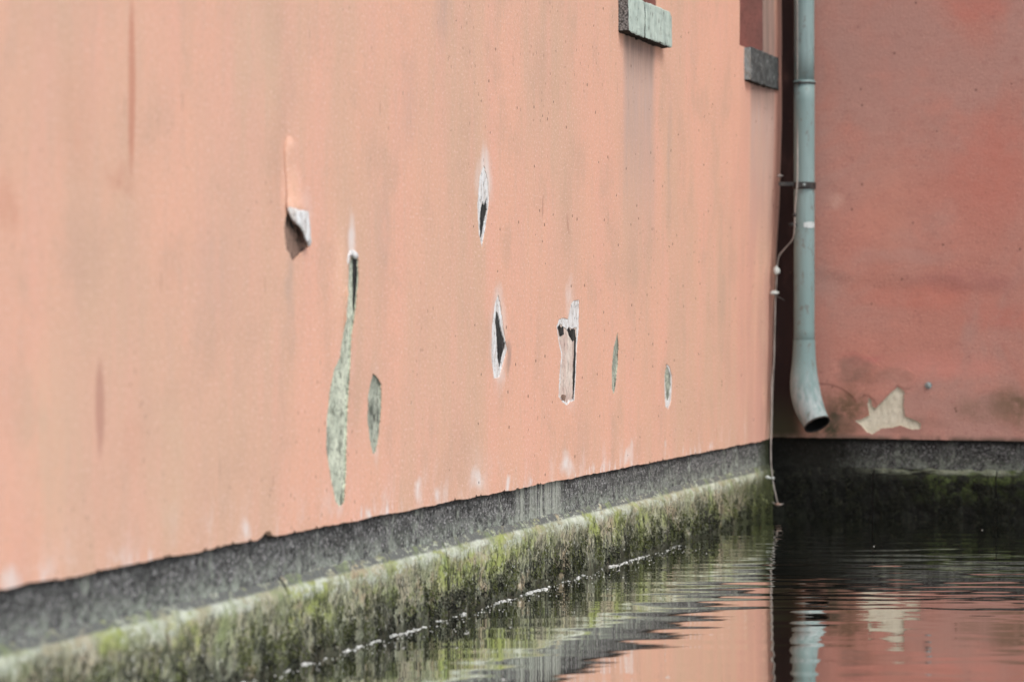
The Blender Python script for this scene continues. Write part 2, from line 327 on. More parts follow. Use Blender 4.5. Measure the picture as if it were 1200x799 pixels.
def mat_jamb():
    t = NT('reveal_paint')
    c = t.mix(t.ramp(t.noise((8, 8, 3), 4), .4, .6), (.36, .15, .125), (.27, .125, .105))
    c = t.mix(t.ramp(t.noise((50, 50, 40), 3, .7), .5, .7, 0, .5), c, (.18, .08, .07)); t.bump([(t.noise(50, 4), .003, .6)])
    return t.fin(c, .85, .2)
M['jamb'] = mat_jamb()
def mat_pipe():
    t = NT('painted_zinc_pipe')
    c = t.mix(t.ramp(t.noise((5, 5, 1.2), 4), .35, .65), (.165, .255, .252), (.215, .305, .302))
    c = t.mix(t.ramp(t.noise((60, 60, 5), 4, .7), .52, .66, 0, .6), c, (.16, .22, .22))
    c = t.mix(t.ramp(t.noise((30, 30, 14), 4, .7, off=(2, 1, 1)), .58, .66, 0, .6), c, (.13, .12, .11))
    c = t.mix(t.mul(t.ramp(t.z, .95, .68), t.ramp(t.noise((30, 30, 10), 3), .35, .65)), c, (.31, .37, .375))
    t.bump([(t.noise((20, 20, 6), 4), .002, .5)])
    return t.fin(c, .52, .4)
M['pipe'] = mat_pipe()
def mat_pipe_in():
    t = NT('pipe_interior'); return t.fin((.008, .008, .008), .9, .1)
M['pipe_in'] = mat_pipe_in()
def mat_glass():
    t = NT('window_pane'); return t.fin((.03, .04, .045), .06, .5)
M['glass'] = mat_glass()
def mat_water():
    t = NT('canal_water')
    t.co = t.n('ShaderNodeNewGeometry').outputs['Position']
    c = t.mix(t.ramp(t.noise((.5, .3, 1), 3), .4, .6), (.020, .026, .016), (.028, .036, .020))
    b = t.n('ShaderNodeBump'); b.inputs['Strength'].default_value = .07; b.inputs['Distance'].default_value = .0012; t.l(t.noise((9, 30, 1), 3, .55), b.inputs['Height'])
    gl = t.n('ShaderNodeBsdfGlossy'); gl.inputs['Roughness'].default_value = .012; gl.inputs['Color'].default_value = (.96, .97, .95, 1)
    t.l(b.outputs[0], gl.inputs['Normal']); t.l(b.outputs[0], t.p.inputs['Normal'])
    lw = t.n('ShaderNodeLayerWeight'); lw.inputs['Blend'].default_value = .5
    mx = t.n('ShaderNodeMixShader'); t.l(t.ramp(lw.outputs['Facing'], .35, .93, .06, .95), mx.inputs[0])
    m = t.fin(c, .1, .3); t.l(t.p.outputs[0], mx.inputs[1]); t.l(gl.outputs[0], mx.inputs[2]); t.l(mx.outputs[0], t.out.inputs[0])
    return m
M['water'] = mat_water()

# ------------------------------------------------------------------ object helpers
def link(name, me, mat, parent=None, kind=None, smooth=False, label=None):
    if mat is not None:
        for m_ in (mat if isinstance(mat, (list, tuple)) else [mat]): me.materials.append(m_)
    if smooth:
        me.polygons.foreach_set('use_smooth', np.ones(len(me.polygons), dtype=bool))
    o = bpy.data.objects.new(name, me); col.objects.link(o)
    if parent: o.parent = parent
    if kind: o['kind'] = kind
    if label: o['label'] = label
    return o
def thing(name, label, cat, loc=(0, 0, 0), rz=0.0, group=None):
    o = bpy.data.objects.new(name, None); col.objects.link(o); o.location = loc; o.rotation_euler = (0, 0, rz)
    o['label'] = label; o['category'] = cat
    if group: o['group'] = group
    return o
def mesh(vs_, fs): 
    me = bpy.data.meshes.new('mesh'); me.from_pydata([tuple(map(float, v)) for v in vs_], [], [tuple(map(int, f)) for f in fs]); me.update(); return me
def inpoly(P, poly):
    poly = np.asarray(poly); x, y = P[:, 0], P[:, 1]; ins = np.zeros(len(P), bool); j = len(poly) - 1
    for i in range(len(poly)):
        xi, yi = poly[i]; xj, yj = poly[j]
        c = ((yi > y) != (yj > y)) & (x < (xj - xi) * (y - yi) / ((yj - yi) if yj != yi else 1e-12) + xi)
        ins ^= c; j = i
    return ins
def dens(poly, step, jit=0.0, closed=True):
    out = []; n = len(poly)
    for i in range(n if closed else n - 1):
        a = np.array(poly[i]); b = np.array(poly[(i + 1) % n]); d = b - a; ln = np.hypot(*d); k = max(1, int(round(ln / step)))
        for q in range(k):
            p = a + d * q / k
            if jit and q: p = p + rng.normal(0, jit, 2)
            elif jit: p = p + rng.normal(0, jit * .5, 2)
            out.append(tuple(p))
    return out
def grow(poly, d):
    P = np.array(poly); n = len(P)
    area = .5 * sum(P[i][0] * P[(i + 1) % n][1] - P[(i + 1) % n][0] * P[i][1] for i in range(n)); sg = 1 if area > 0 else -1
    out = []
    for i in range(n):
        t_ = P[(i + 1) % n] - P[i - 1]; t_ = t_ / (np.hypot(*t_) + 1e-12); out.append(tuple(P[i] + sg * d * np.array((t_[1], -t_[0]))))
    return out
def sheet(outer, holes, pts, dyf, sg, rim_o=0.0, rim_h=0.0):
    """triangulated sheet in a wall's own frame, with holes and turned-back rims. sg: +1 outward is +y, -1 outward is -y"""
    V = []; E = []
    for lp in [outer] + holes:
        b = len(V); V += lp; E += [(b + i, b + (i + 1) % len(lp)) for i in range(len(lp))]
    nl = len(V)
    if len(pts):
        pts = np.asarray(pts); keep = inpoly(pts, outer)
        for h in holes: keep &= ~inpoly(pts, h)
        pts = pts[keep]; LV = np.array(V); ok = np.ones(len(pts), bool)
        for i in range(0, len(pts), 2000):
            d = ((pts[i:i + 2000, None, :] - LV[None]) ** 2).sum(2).min(1); ok[i:i + 2000] = d > .006 ** 2
        V += [tuple(p) for p in pts[ok]]
    r = delaunay_2d_cdt([Vector(v) for v in V], E, [], 0, 1e-6)
    P = np.array([tuple(v) for v in r[0]]); T = np.array([f for f in r[2]])
    c = P[T].mean(1); k = inpoly(c, outer)
    for h in holes: k &= ~inpoly(c, h)
    T = T[k]
    vs_ = [(p[0], sg * dyf(p[0], p[1]), p[1]) for p in P]
    a = P[T[:, 1]] - P[T[:, 0]]; b = P[T[:, 2]] - P[T[:, 0]]; cr = a[:, 0] * b[:, 1] - a[:, 1] * b[:, 0]
    want = -1 if sg > 0 else 1       # x,z plane: ccw in (x,z) gives normal -y
    fs = [tuple(t_) if np.sign(q) == want else (t_[0], t_[2], t_[1]) for t_, q in zip(T, cr)]
    nsm = len(fs)
    for idx, lp in enumerate([outer] + holes):
        dep = rim_o if idx == 0 else rim_h
        if dep <= 0: continue
        b0 = len(vs_); n = len(lp)
        for p in lp:
            y0 = dyf(*p); vs_.append((p[0], sg * y0, p[1])); vs_.append((p[0], sg * (y0 - dep), p[1]))
        for i in range(n):
            j = (i + 1) % n; fs.append((b0 + 2 * i, b0 + 2 * j, b0 + 2 * j + 1, b0 + 2 * i + 1))
    me = mesh(vs_, fs)
    sm = np.zeros(len(fs), bool); sm[:nsm] = True; me.polygons.foreach_set('use_smooth', sm)
    return me
def gpts(x0, x1, z0, z1, st):
    X, Z = np.meshgrid(np.arange(x0, x1, st), np.arange(z0, z1, st)); P = np.stack([X.ravel(), Z.ravel()], 1); return P + rng.uniform(-.3, .3, P.shape) * st
def ss(a, b, v): v = min(1, max(0, (v - a) / (b - a))); return v * v * (3 - 2 * v)
def box_mesh(bm, x0, x1, y0, y1, z0, z1, mi=0):
    v = [bm.verts.new(p) for p in ((x0, y0, z0), (x1, y0, z0), (x1, y1, z0), (x0, y1, z0), (x0, y0, z1), (x1, y0, z1), (x1, y1, z1), (x0, y1, z1))]
    for f in ((0, 3, 2, 1), (4, 5, 6, 7), (0, 1, 5, 4), (1, 2, 6, 5), (2, 3, 7, 6), (3, 0, 4, 7)):
        bm.faces.new([v[i] for i in f]).material_index = mi
def bm_obj(name, bm, mat, parent=None, **k):
    me = bpy.data.meshes.new('mesh'); bmesh.ops.recalc_face_normals(bm, faces=bm.faces); bm.to_mesh(me); bm.free(); return link(name, me, mat, parent, **k)
def tube(path, rad, seg=12, cap=True, closed_end=None):
    """verts, faces of a tube along world points; rad is a number or a list"""
    P = [Vector(p) for p in path]; n = len(P); vs_ = []; fs = []
    rad = rad if isinstance(rad, (list, tuple)) else [rad] * n
    up = Vector((0, -1, 0.01)).normalized()
    for i in range(n):
        t_ = (P[min(n - 1, i + 1)] - P[max(0, i - 1)]).normalized(); a = (up - t_ * up.dot(t_)).normalized(); b = t_.cross(a)
        for k in range(seg):
            q = 2 * math.pi * k / seg; vs_.append(P[i] + (a * math.cos(q) + b * math.sin(q)) * rad[i])
    for i in range(n - 1):
        for k in range(seg):
            k2 = (k + 1) % seg; fs.append((i * seg + k, i * seg + k2, (i + 1) * seg + k2, (i + 1) * seg + k))
    if cap: fs.append(tuple(range(seg))[::-1]); fs.append(tuple((n - 1) * seg + k for k in range(seg)))
    return vs_, fs
def smoothpath(pts, n=6):
    P = [Vector(p) for p in pts]; out = []
    for i in range(len(P) - 1):
        p0, p1, p2, p3 = P[max(0, i - 1)], P[i], P[i + 1], P[min(len(P) - 1, i + 2)]
        for k in range(n):
            t_ = k / n; out.append(.5 * ((2 * p1) + (p2 - p0) * t_ + (2 * p0 - 5 * p1 + 4 * p2 - p3) * t_ ** 2 + (3 * p1 - p0 - 3 * p2 + p3) * t_ ** 3))
    out.append(P[-1]); return out

# ================================================================== LEFT WALL
wallL = thing('plaster_wall', 'long pale salmon plastered wall with peeling chips, rising from a mossy base on the left', 'wall', COR, ROT_L)
TOP = 5.2; LEN = 20.0
s1, z1 = L(348, 262); s2, z2 = L(405, 330); s3, z3 = L(395, 400)
def dyL(s, z):
    d = .004 * mn.noise((s * 1.1, z * .8, 3)) + .0022 * mn.noise((s * 5, z * 3, 9))
    d += .058 * ss(.8, 2.4, z) * math.exp(-max(s, 0) / .7) + .004 * mn.noise((z * 3.0, s * 3, 1)) * math.exp(-max(s, 0) / .15)
    d += .020 * math.exp(-((s - s2 - .03) / .05) ** 2 - ((z - z2) / .16) ** 2)        # blister at the head of the long scar
    d -= .010 * math.exp(-((s - s1 - .10) / .05) ** 2 - ((z - z1 - .16) / .18) ** 2)
    if z < .62: d += .006 * mn.noise((s * 7, 0, 5)) * (1 - ss(.46, .62, z))
    return d
sc = lambda pts, off=0: [L(x, y, off) for x, y in pts]
patches = [   # name label, outer px, inner px, mortar material, depth of hollow
  ('dark hollow under the curled flap of paint', [(337,250),(342,252),(346,262),(353,264),(357,272),(362,289),(352,297),(343,306),(336,292),(334,268)], None, 'mortar_brown', .006),  # brown mortar tone includes the shade beneath the flap
  ('long curving scar of bare mortar', [(412,300),(420,302),(420.5,325),(418.5,350),(416.5,370),(412.5,395),(411.5,420),(409.5,450),(407.5,480),(406.5,520),(405.5,560),(403.5,588),(397,594),(392,585),(387,560),(382,525),(382.5,490),(386.5,455),(391.5,432),(397.5,420),(399.5,400),(402.5,380),(403.5,355),(402.5,335),(405.5,312)], None, 'mortar', .006),
  ('short oval scar of bare mortar', [(437,437),(441,440),(447.5,450),(447.5,480),(444.5,510),(441,530),(437,532),(433,515),(430.5,490),(431.5,462)], None, 'mortar_mid', .005),
  ('thin white rimmed slit, upper', [(567,193),(571.5,210),(573.5,235),(570.5,262),(565,291),(561,272),(559.5,240),(562,208)], [(566,236),(568,240),(571,230),(571.5,246),(568.5,262),(564.5,285),(563,264),(563.5,248)], 'mortar_dark', .005),
  ('white rimmed slit with torn right edge', [(584,345),(588,362),(591.5,390),(595,410),(589,430),(586,442),(579,444),(576,420),(577,380),(580,355)], [(582,363),(586,371),(588.5,386),(593.5,403),(590.5,415),(586.5,433),(584,420),(583,395),(581.5,378)], 'mortar_dark', .005),
  ('wide streaky scrape with white top', [(669,356),(672,352),(679,351),(679,385),(676.5,410),(675.5,440),(673.5,470),(668,471),(664,475),(659,471),(654.5,465),(655.5,440),(657.5,415),(654.5,402),(652,382),(655,374),(661,372),(665,374)], [(653.5,383),(657,379),(661,383),(664.5,386),(667,383),(671,385),(677,383),(675.5,410),(674.5,440),(672.5,468),(668,469),(664,472),(659,468),(656,462),(657.5,440),(659.5,415),(656,401)], 'mortar_streak', .003),
  ('thin grey sliver of bare mortar', [(724,389),(725.5,405),(724.5,430),(722.5,450),(720,464),(717.5,455),(717.5,430),(719.5,408)], None, 'mortar_mid', .004),
  ('small spindle shaped chip nearest the corner', [(781,426),(784,429),(787.5,440),(787.5,455),(786.5,470),(783,480),(779.5,476),(778.5,455),(778.5,440)], [(781,428),(783.5,431),(786.5,441),(786.5,453),(785,465),(783,471),(781,466),(780,452),(779.5,441)], 'mortar_mid', .005),
]
holes_L = []; plist = []
for lab, outer, inner, mm, dep in patches:
    O = dens(sc(outer), .0065, .0016)
    O = [p for i, p in enumerate(O)]
    I = dens(sc(inner), .005, .0018) if inner else grow(O, -.0016)
    holes_L.append(O); plist.append((lab, O, I, mm, dep))
def rect(a, b, c, d): return dens([(a, c), (b, c), (b, d), (a, d)], .10)
WB0, WB1 = L(897, 20, .05)[0], L(873, 20, .05)[0]
WIN = [(WB0, WB1, 2.75, 3.95), (2.50, 3.03, 2.755, 3.95)]
for (a, b, c, d) in WIN: holes_L.append(rect(a, b, c, d))
PB = L(905, 514)[1]
bot = []
x = 0.0
while x < LEN:
    dz = .006 * mn.noise((x * 4, 0, 0)) + .004 * mn.noise((x * 18, 0, 4)) + (rng.uniform(0, .012) if rng.random() < .08 else 0)
    bot.append((x, PB + dz)); x += .014 if x < 9.6 else .12
sb = L(313, 628)[0]; bot = [(a, b + .022 * math.exp(-((a - sb) / .035) ** 2)) for a, b in bot]
outl = bot + [(LEN, PB), (LEN, TOP), (0, TOP)] + [(0, z) for z in np.arange(TOP - .1, PB + .05, -.05)]
pts = [gpts(.03, 9.6, .5, 2.9, .055), gpts(.1, LEN, .6, TOP, .30)]
for lab, O, I, mm, dep in plist:
    a = np.array(O); pts.append(gpts(a[:, 0].min() - .08, a[:, 0].max() + .08, a[:, 1].min() - .08, a[:, 1].max() + .1, .014))
pts.append(gpts(.01, .6, .5, 2.9, .03))
coat = link('plaster_coat', sheet(outl, holes_L, np.concatenate(pts), dyL, 1, .035, .004), M['left'], wallL)
def patch(parent, lab, O, I, mm, dep, dyf, sg, ring_white=False):
    back = lambda s, z: dyf(s, z) - .0032
    ring = sheet(grow(O, .009), [I], gpts(min(p[0] for p in O), max(p[0] for p in O), min(p[1] for p in O), max(p[1] for p in O), .012), back, sg, 0, dep)
    link('undercoat_rim', ring, M['under'] if len(I) != len(O) or ring_white else M[mm], parent)
    def deep(s, z): return dyf(s, z) - .003 - dep + .0020 * mn.noise((s * 38, z * 22, 2)) + .001 * mn.noise((s * 110, z * 70, 5))
    G = grow(I, .008)
    a = np.array(G)
    link('bare_mortar', sheet(G, [], gpts(a[:, 0].min(), a[:, 0].max(), a[:, 1].min(), a[:, 1].max(), .008), deep, sg), M[mm], parent, label=lab)
for p in plist: patch(wallL, *p, dyL, 1)

# dark crumbs and pits inside the scrape, black gap down its right side and at the head of the long scar
def sliver(parent, px, mat, out_, name='dark_spot_and_shade', dyf=dyL, fn=L, sg=1, st=.012):
    O = dens([fn(x, y) for x, y in px], st, .0010)
    me = sheet(O, [], gpts(min(p[0] for p in O), max(p[0] for p in O), min(p[1] for p in O), max(p[1] for p in O), .012), lambda s, z: dyf(s, z) + out_ + .0015 * mn.noise((s * 60, z * 40, 7)), sg, .006)
    return link(name, me, mat, parent)
for px in ([(674.5,394),(676,396),(675,430),(673.5,466),(671.5,469),(672.5,430)], [(654,383),(656,379),(658,385),(660.5,382),(661,392),(657,394)], [(665,386),(667,383.5),(669,388),(671,385),(674.5,386),(675.5,396),(672,400),(668,394)],
           [(657,468),(660,462),(664,463),(662,472),(658,471)]):
    sliver(wallL, px, M['mortar_dark'] if px[0][0] != 657 else M['mortar_brown'], -.0035)
sliver(wallL, [(415.5,303),(420,302.5),(420,325),(418,350),(416.2,368),(415.5,350),(415.5,325)], M['mortar_dark'], -.006)
sliver(wallL, [(383.5,505),(386,500),(389,512),(389,526),(386,538),(384,532)], M['mortar_mid'], -.0075)
sliver(wallL, [(338,252.5),(343,256),(346,264),(352,268),(354,276),(356,286),(352,286),(348,277),(343,271),(339.5,262)], M['mortar_dark'], -.009)  # flap's shadow, added as a near black sheet along its lower edge

# curled flap of paint: rooted at the top, standing off the wall at the bottom, white where it has broken
def flap(rows, name, mat, parent, th=.004):
    vs_ = []; fs = []; n = len(rows[0])
    for r in rows:
        for (x, y, o) in r:
            s, z = L(x, y, o); vs_.append((s, dyL(s, z) * .6 + o, z))
    m = len(vs_)
    for r in rows:
        for (x, y, o) in r:
            s, z = L(x, y, o); vs_.append((s, dyL(s, z) * .6 + o - th, z))
    R = len(rows)
    for i in range(R - 1):
        for j in range(n - 1):
            a = i * n + j; fs.append((a, a + 1, a + n + 1, a + n)); fs.append((m + a, m + a + n, m + a + n + 1, m + a + 1))
    for j in range(n - 1):
        a = (R - 1) * n + j; fs.append((a, a + 1, m + a + 1, m + a)); a = j; fs.append((a + 1, a, m + a, m + a + 1))
    for i in range(R - 1):
        for a in (i * n, i * n + n - 1): fs.append((a, a + n, m + a + n, m + a))
    me = mesh(vs_, fs); bm = bmesh.new(); bm.from_mesh(me); bmesh.ops.recalc_face_normals(bm, faces=bm.faces)
    bmesh.ops.subdivide_edges(bm, edges=bm.edges, cuts=1, use_grid_fill=True, smooth=.6)
    return bm_obj(name, bm, mat, parent, smooth=True)
flap([[(337, 163, .0005), (339, 160, .0015), (341.5, 160, .0015), (344, 163, .0005)],
      [(336, 188, .0005), (341, 188, .004), (346, 189, .006), (350, 191, .0005)],
      [(338, 214, .0005), (344, 214, .007), (350, 215, .014), (356, 217, .001)],
      [(338, 236, .003), (344, 236, .014), (352, 238, .020), (359, 239, .006)],
      [(339, 246, .0095), (345, 248, .0205), (353, 250, .0235), (361, 251, .011)]], 'paint_flap', M['left'], wallL, .002)
flap([[(339, 243, .010), (345, 244, .021), (353, 245, .024), (361, 246, .012)],
      [(341, 250, .013), (347, 253, .023), (355, 254, .026), (362.5, 256, .014)],
      [(344, 258, .017), (350, 263, .024), (357, 264, .027), (364, 266, .017)],
      [(351, 264.5, .021), (355, 270, .025), (359, 274, .027), (364.5, 277, .019)],
      [(356, 272, .023), (358, 279, .025), (361, 284, .025), (363.5, 289, .019)]], 'curled_edge', M['under'], wallL, .003)
flap([[(404.5, 300, .001), (408, 295, .004), (412, 293, .004), (418.5, 297, .002)],
      [(403.5, 312, .004), (407, 302, .009), (412, 299, .009), (420, 302, .004)]], 'curled_edge', M['under'], wallL, .002)
flap([[(400, 332, .001), (402, 330, .004), (403.5, 332, .006)], [(400.5, 360, .001), (402, 360, .005), (403, 358, .007)], [(401, 385, .0005), (401.5, 386, .002), (402, 384, .003)]], 'paint_flap', M['left'], wallL, .002)
# ---- rough grey band, mossy base
def rough_strip(name, s0, s1_, prof, st, mat, parent, sg, amp, seed, smooth=True, joints=()):
    """prof: list of (outward, z)"""
    xs = []; x = s0
    while x < s1_: xs.append(x); x += st if x < 9.8 else .1
    xs.append(s1_); n = len(prof); vs_ = []
    for x in xs:
        jd = sum(math.exp(-((x - j) / .008) ** 2) for j in joints)
        for (o, z) in prof:
            k = amp * (mn.noise((x * 14, z * 14, seed)) + .6 * mn.noise((x * 45, z * 40, seed + 3)) + .35 * mn.noise((x * 110, z * 90, seed + 9)))
            vs_.append((x, sg * (o + k - .012 * jd), z + (amp * .5 * mn.noise((x * 26, z * 26, seed + 5)) + amp * .7 * mn.noise((x * 3, 3, seed)) if z > 0.01 else 0)))
    fs = []
    for i in range(len(xs) - 1):
        for j in range(n - 1):
            a = i * n + j; f = (a, a + n, a + n + 1, a + 1); fs.append(f if sg < 0 else f[::-1])
    return link(name, mesh(vs_, fs), mat, parent, smooth=smooth)
LZ = .298; LEDGE = .010
prof = [(-.022, z) for z in np.linspace(.475, LZ - .025, 16)]
rough_strip('grey_band', .0, LEN, prof, .014, M['band'], wallL, 1, .004, 1)
def base_prof(zt, ledge=.034):
    p = [(-.026, zt + .012), (-.018, zt + .002), (-.011, zt - .008), (-.005, zt - .018), (.001, zt - .028), (ledge * .7, zt - .038), (ledge * .95, zt - .05)]
    return p + [(ledge + .001, z) for z in np.linspace(zt - .062, .0, 17)] + [(ledge + .01, -.1), (ledge + .02, -.6)]
# base stones, jointed where the photograph shows the breaks
jx = [14.8, 12.4, 10.4] + [L(x, y, .034)[0] for x, y in ((82, 760), (345, 700), (531, 660), (662, 640), (773, 600), (846, 590))]
edges = [LEN] + jx + [0.0]
for i in range(len(edges) - 1):
    a, b = edges[i + 1], edges[i]
    rough_strip('base_stone', a + (.0015 if a > 0 else 0), b - .0015, base_prof(LZ + rng.uniform(-.004, .004), LEDGE + rng.uniform(-.002, .002)), .010, M['base'], wallL, 1, .009, 10)

# masonry behind, window reveals
bm = bmesh.new(); box_mesh(bm, -.04, LEN, -.62, -.27, -.8, TOP - .01); bm_obj('masonry', bm, M['masonry'], wallL)
bm = bmesh.new(); box_mesh(bm, -.035, LEN, -.265, -.06, -.8, .47); bm_obj('masonry', bm, M['masonry'], wallL)
bm = bmesh.new(); box_mesh(bm, -.3, LEN + .15, -.7, .22, TOP, TOP + .1); bm_obj('eaves_board', bm, M['frame'], wallL)
for (a, b, c, d) in WIN:
    bm = bmesh.new(); e = .002; y0, y1 = .03, -.26
    def q(p): bm.faces.new([bm.verts.new(v) for v in p])
    for (x_) in (a + e, b - e): 
        nz_ = 12
        for k_ in range(nz_):
            za, zb_ = c + (d - c) * k_ / nz_, c + (d - c) * (k_ + 1) / nz_
            q([(x_, dyL(x_, za) - .003, za), (x_, y1, za), (x_, y1, zb_), (x_, dyL(x_, zb_) - .003, zb_)])
    for z_ in (c + e, d - e): q([(a, -.02, z_), (a, y1, z_), (b, y1, z_), (b, -.02, z_)])
    bm_obj('window_reveal', bm, M['jamb'], wallL)
    wn_ = bmesh.new()
    for r_ in ((a + .004, a + .05, c + .004, d - .004), (b - .05, b - .004, c + .004, d - .004), (a + .05, b - .05, c + .004, c + .05), (a + .05, b - .05, d - .05, d - .004), ((a + b) / 2 - .015, (a + b) / 2 + .015, c + .05, d - .05)):
        box_mesh(wn_, r_[0], r_[1], -.24, -.19, r_[2], r_[3])
    f = bm_obj('window', wn_, M['frame'], wallL)
    g_ = bmesh.new(); box_mesh(g_, a + .045, b - .045, -.222, -.216, c + .045, d - .045); bm_obj('pane', g_, M['glass'], f)
# jamb skin that follows the bulging plaster is the reveal's front edge (turned back 4 mm by the coat)

def slab(name, x0, x1, y1, z0, z1, mats, parent, seed, chip=None, label=None, bulge=0.0):
    nx, ny, nz = max(3, int((x1 - x0) / .015)), 9, 14
    bm = bmesh.new(); bmesh.ops.create_cube(bm, size=1)
    bmesh.ops.bevel(bm, geom=bm.edges[:], offset=.03, segments=1, affect='EDGES')
    bmesh.ops.subdivide_edges(bm, edges=bm.edges[:], cuts=11, use_grid_fill=True)
    y0 = -.06
    for v in bm.verts:
        p = v.co; x = (p.x + .5) * (x1 - x0) + x0; y = (p.y + .5) * (y1 - y0) + y0; z = (p.z + .5) * (z1 - z0) + z0
        if chip:
            k = chip(x, y, z); x, y, z = k
        a = .0035; q = Vector((x * 30, y * 30 + seed, z * 30))
        e_ = 2.2 if z < z0 + .012 else 1
        v.co = (x + a * mn.noise(q), y + a * mn.noise(q + Vector((9, 3, 1))), z + a * e_ * mn.noise(q * .8 + Vector((4, 8, 2))))
    bmesh.ops.recalc_face_normals(bm, faces=bm.faces)
    for f in bm.faces:
        f.smooth = False
        n = f.normal; c = f.calc_center_median()
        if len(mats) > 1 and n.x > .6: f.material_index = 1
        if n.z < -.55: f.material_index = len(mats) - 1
    return bm_obj(name, bm, mats, parent, label=label)
# near sill: two slabs side by side, far bottom corner broken
xs1 = 3.145; xs0 = 2.395; xm = L(757, 20, .06)[0]
def chipf(x, y, z):
    k = ss(.06, 0, x - xs0)
    if z > 2.66: z -= .028 * ss(.045, 0, x - xs0)
    if z < 2.66: z += .012 * ss(.20, .45, x - xs0) * 0 - .0
    return x, y, z
sill1 = thing('window_sill', 'thick pale mint stone sill with a black speckled end, left of the two sills', 'window sill', COR, ROT_L, 'stone sills on the salmon wall')
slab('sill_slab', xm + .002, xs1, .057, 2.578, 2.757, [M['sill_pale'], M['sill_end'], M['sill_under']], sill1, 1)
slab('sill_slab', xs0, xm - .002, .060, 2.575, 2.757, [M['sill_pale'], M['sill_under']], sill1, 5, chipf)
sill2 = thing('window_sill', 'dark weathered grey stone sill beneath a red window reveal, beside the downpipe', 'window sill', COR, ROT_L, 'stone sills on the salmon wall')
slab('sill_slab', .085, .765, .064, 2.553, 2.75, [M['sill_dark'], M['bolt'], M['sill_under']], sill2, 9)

# ================================================================== RIGHT WALL
wallR = thing('plaster_wall', 'brick red plastered wall with a star shaped bare patch above a black wet base, on the right', 'wall', COR, ROT_R)
LR = 12.0
ZCR = Rw(960, 318)[1]
def dyR(u, z):
    d = .005 * mn.noise((u * 1.5, z * 1.6, 13)) + .003 * mn.noise((u * 6, z * 6, 19))
    zc = ZCR - .05 * u + .05 * mn.noise((u * 2.2, 0, 3)) + .012 * mn.noise((u * 9, 0, 3)); d += .0065 * ss(zc - .08, zc + .03, z) * ss(2.3, 1.5, z)  # the upper coat is thicker
    return d
star = [(1018,465.5),(1021,468),(1022,476),(1026,478.5),(1036,468),(1045,459),(1052,453),(1060,458),(1059,475),(1061,488),(1070,491),(1079,496),(1079,502),(1070,503.5),(1055,498.5),(1045,501),(1033,502),(1023,508.5),(1016,506.5),(1010,499),(1002,493),(1012,490),(1019,486.5),(1016.5,474)]
SO = dens([Rw(x, y) for x, y in star], .006, .0014)
PBR = Rw(1000, 513.5)[1]
bot = []; x = -.10
while x < LR:
    bot.append((x, PBR + .003 * mn.noise((x * 5, 0, 7)) + .002 * mn.noise((x * 25, 0, 4)))); x += .016 if x < 2 else .15
outl = bot + [(LR, PBR), (LR, TOP), (-.10, TOP)]
a = np.array(SO)
pts = [gpts(.03, 2.2, .5, 2.7, .05), gpts(.1, LR, .6, TOP, .3), gpts(.15, 2.0, ZCR - .22, ZCR + .10, .014), gpts(a[:, 0].min() - .1, a[:, 0].max() + .1, a[:, 1].min() - .04, a[:, 1].max() + .1, .015)]
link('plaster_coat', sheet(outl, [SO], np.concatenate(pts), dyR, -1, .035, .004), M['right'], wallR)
patch(wallR, 'star shaped bare patch of beige mortar', SO, grow(SO, -.002), 'mortar_beige', .008, dyR, -1)
sliver(wallR, [(957,422),(985,418),(1010,411),(1022,420),(1035,432),(1050,436),(1062,430),(1075,440),(1070,452),(1061,456),(1052,450),(1040,461),(1029,474),(1020,463),(1012,462),(1005,470),(990,456),(975,450),(957,448)], M['right'], .0035, 'loose_paint', dyR, Rw, -1)
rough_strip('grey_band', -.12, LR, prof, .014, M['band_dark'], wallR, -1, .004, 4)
jr = [-.12, .62, 1.35, 2.3, 4, 6, 9, LR]
for i in range(len(jr) - 1):
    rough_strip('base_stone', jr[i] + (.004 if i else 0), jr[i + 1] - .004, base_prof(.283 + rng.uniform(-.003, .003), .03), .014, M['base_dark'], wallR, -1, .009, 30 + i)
bm = bmesh.new(); box_mesh(bm, -.255, LR, .05, .6, -.8, TOP - .01); bm_obj('masonry', bm, M['masonry'], wallR)
bm = bmesh.new(); box_mesh(bm, -.0, LR + .15, -.22, .7, TOP, TOP + .1); bm_obj('eaves_board', bm, M['frame'], wallR)

# small round bolt head
u, z = Rw(1088, 451.5, .01)
bo = thing('wall_bolt', 'small round grey metal bolt head on the red wall, above the star shaped patch', 'bolt', COR + NL * u + Vector((0, 0, z)), ROT_R)
bm = bmesh.new(); bmesh.ops.create_uvsphere(bm, u_segments=14, v_segments=8, radius=.016)
for v in bm.verts: v.co = (v.co.x, v.co.y * .45 - .011, v.co.z)
bm_obj('bolt_head', bm, M['bolt'], bo, smooth=True)
bm = bmesh.new(); bmesh.ops.create_cone(bm, segments=16, radius1=.021, radius2=.020, depth=.004, cap_ends=True)
for v in bm.verts: v.co = (v.co.x, v.co.z - .008, v.co.y)
bm_obj('washer', bm, M['bolt'], bo)

# ================================================================== DOWNPIPE
Yp = 14.80
pc = atY(942.5, 300, Yp)
pr = .062
pipeT = thing('downpipe', 'pale blue grey rainwater downpipe in the corner between the salmon and red walls', 'downpipe', (pc.x, pc.y, 0))
rel = lambda v: (v[0] - pc.x, v[1] - pc.y, v[2])
ztop = TOP
def P_(x, y, Y=Yp): return Vector(rel(atY(x, y, Y)))
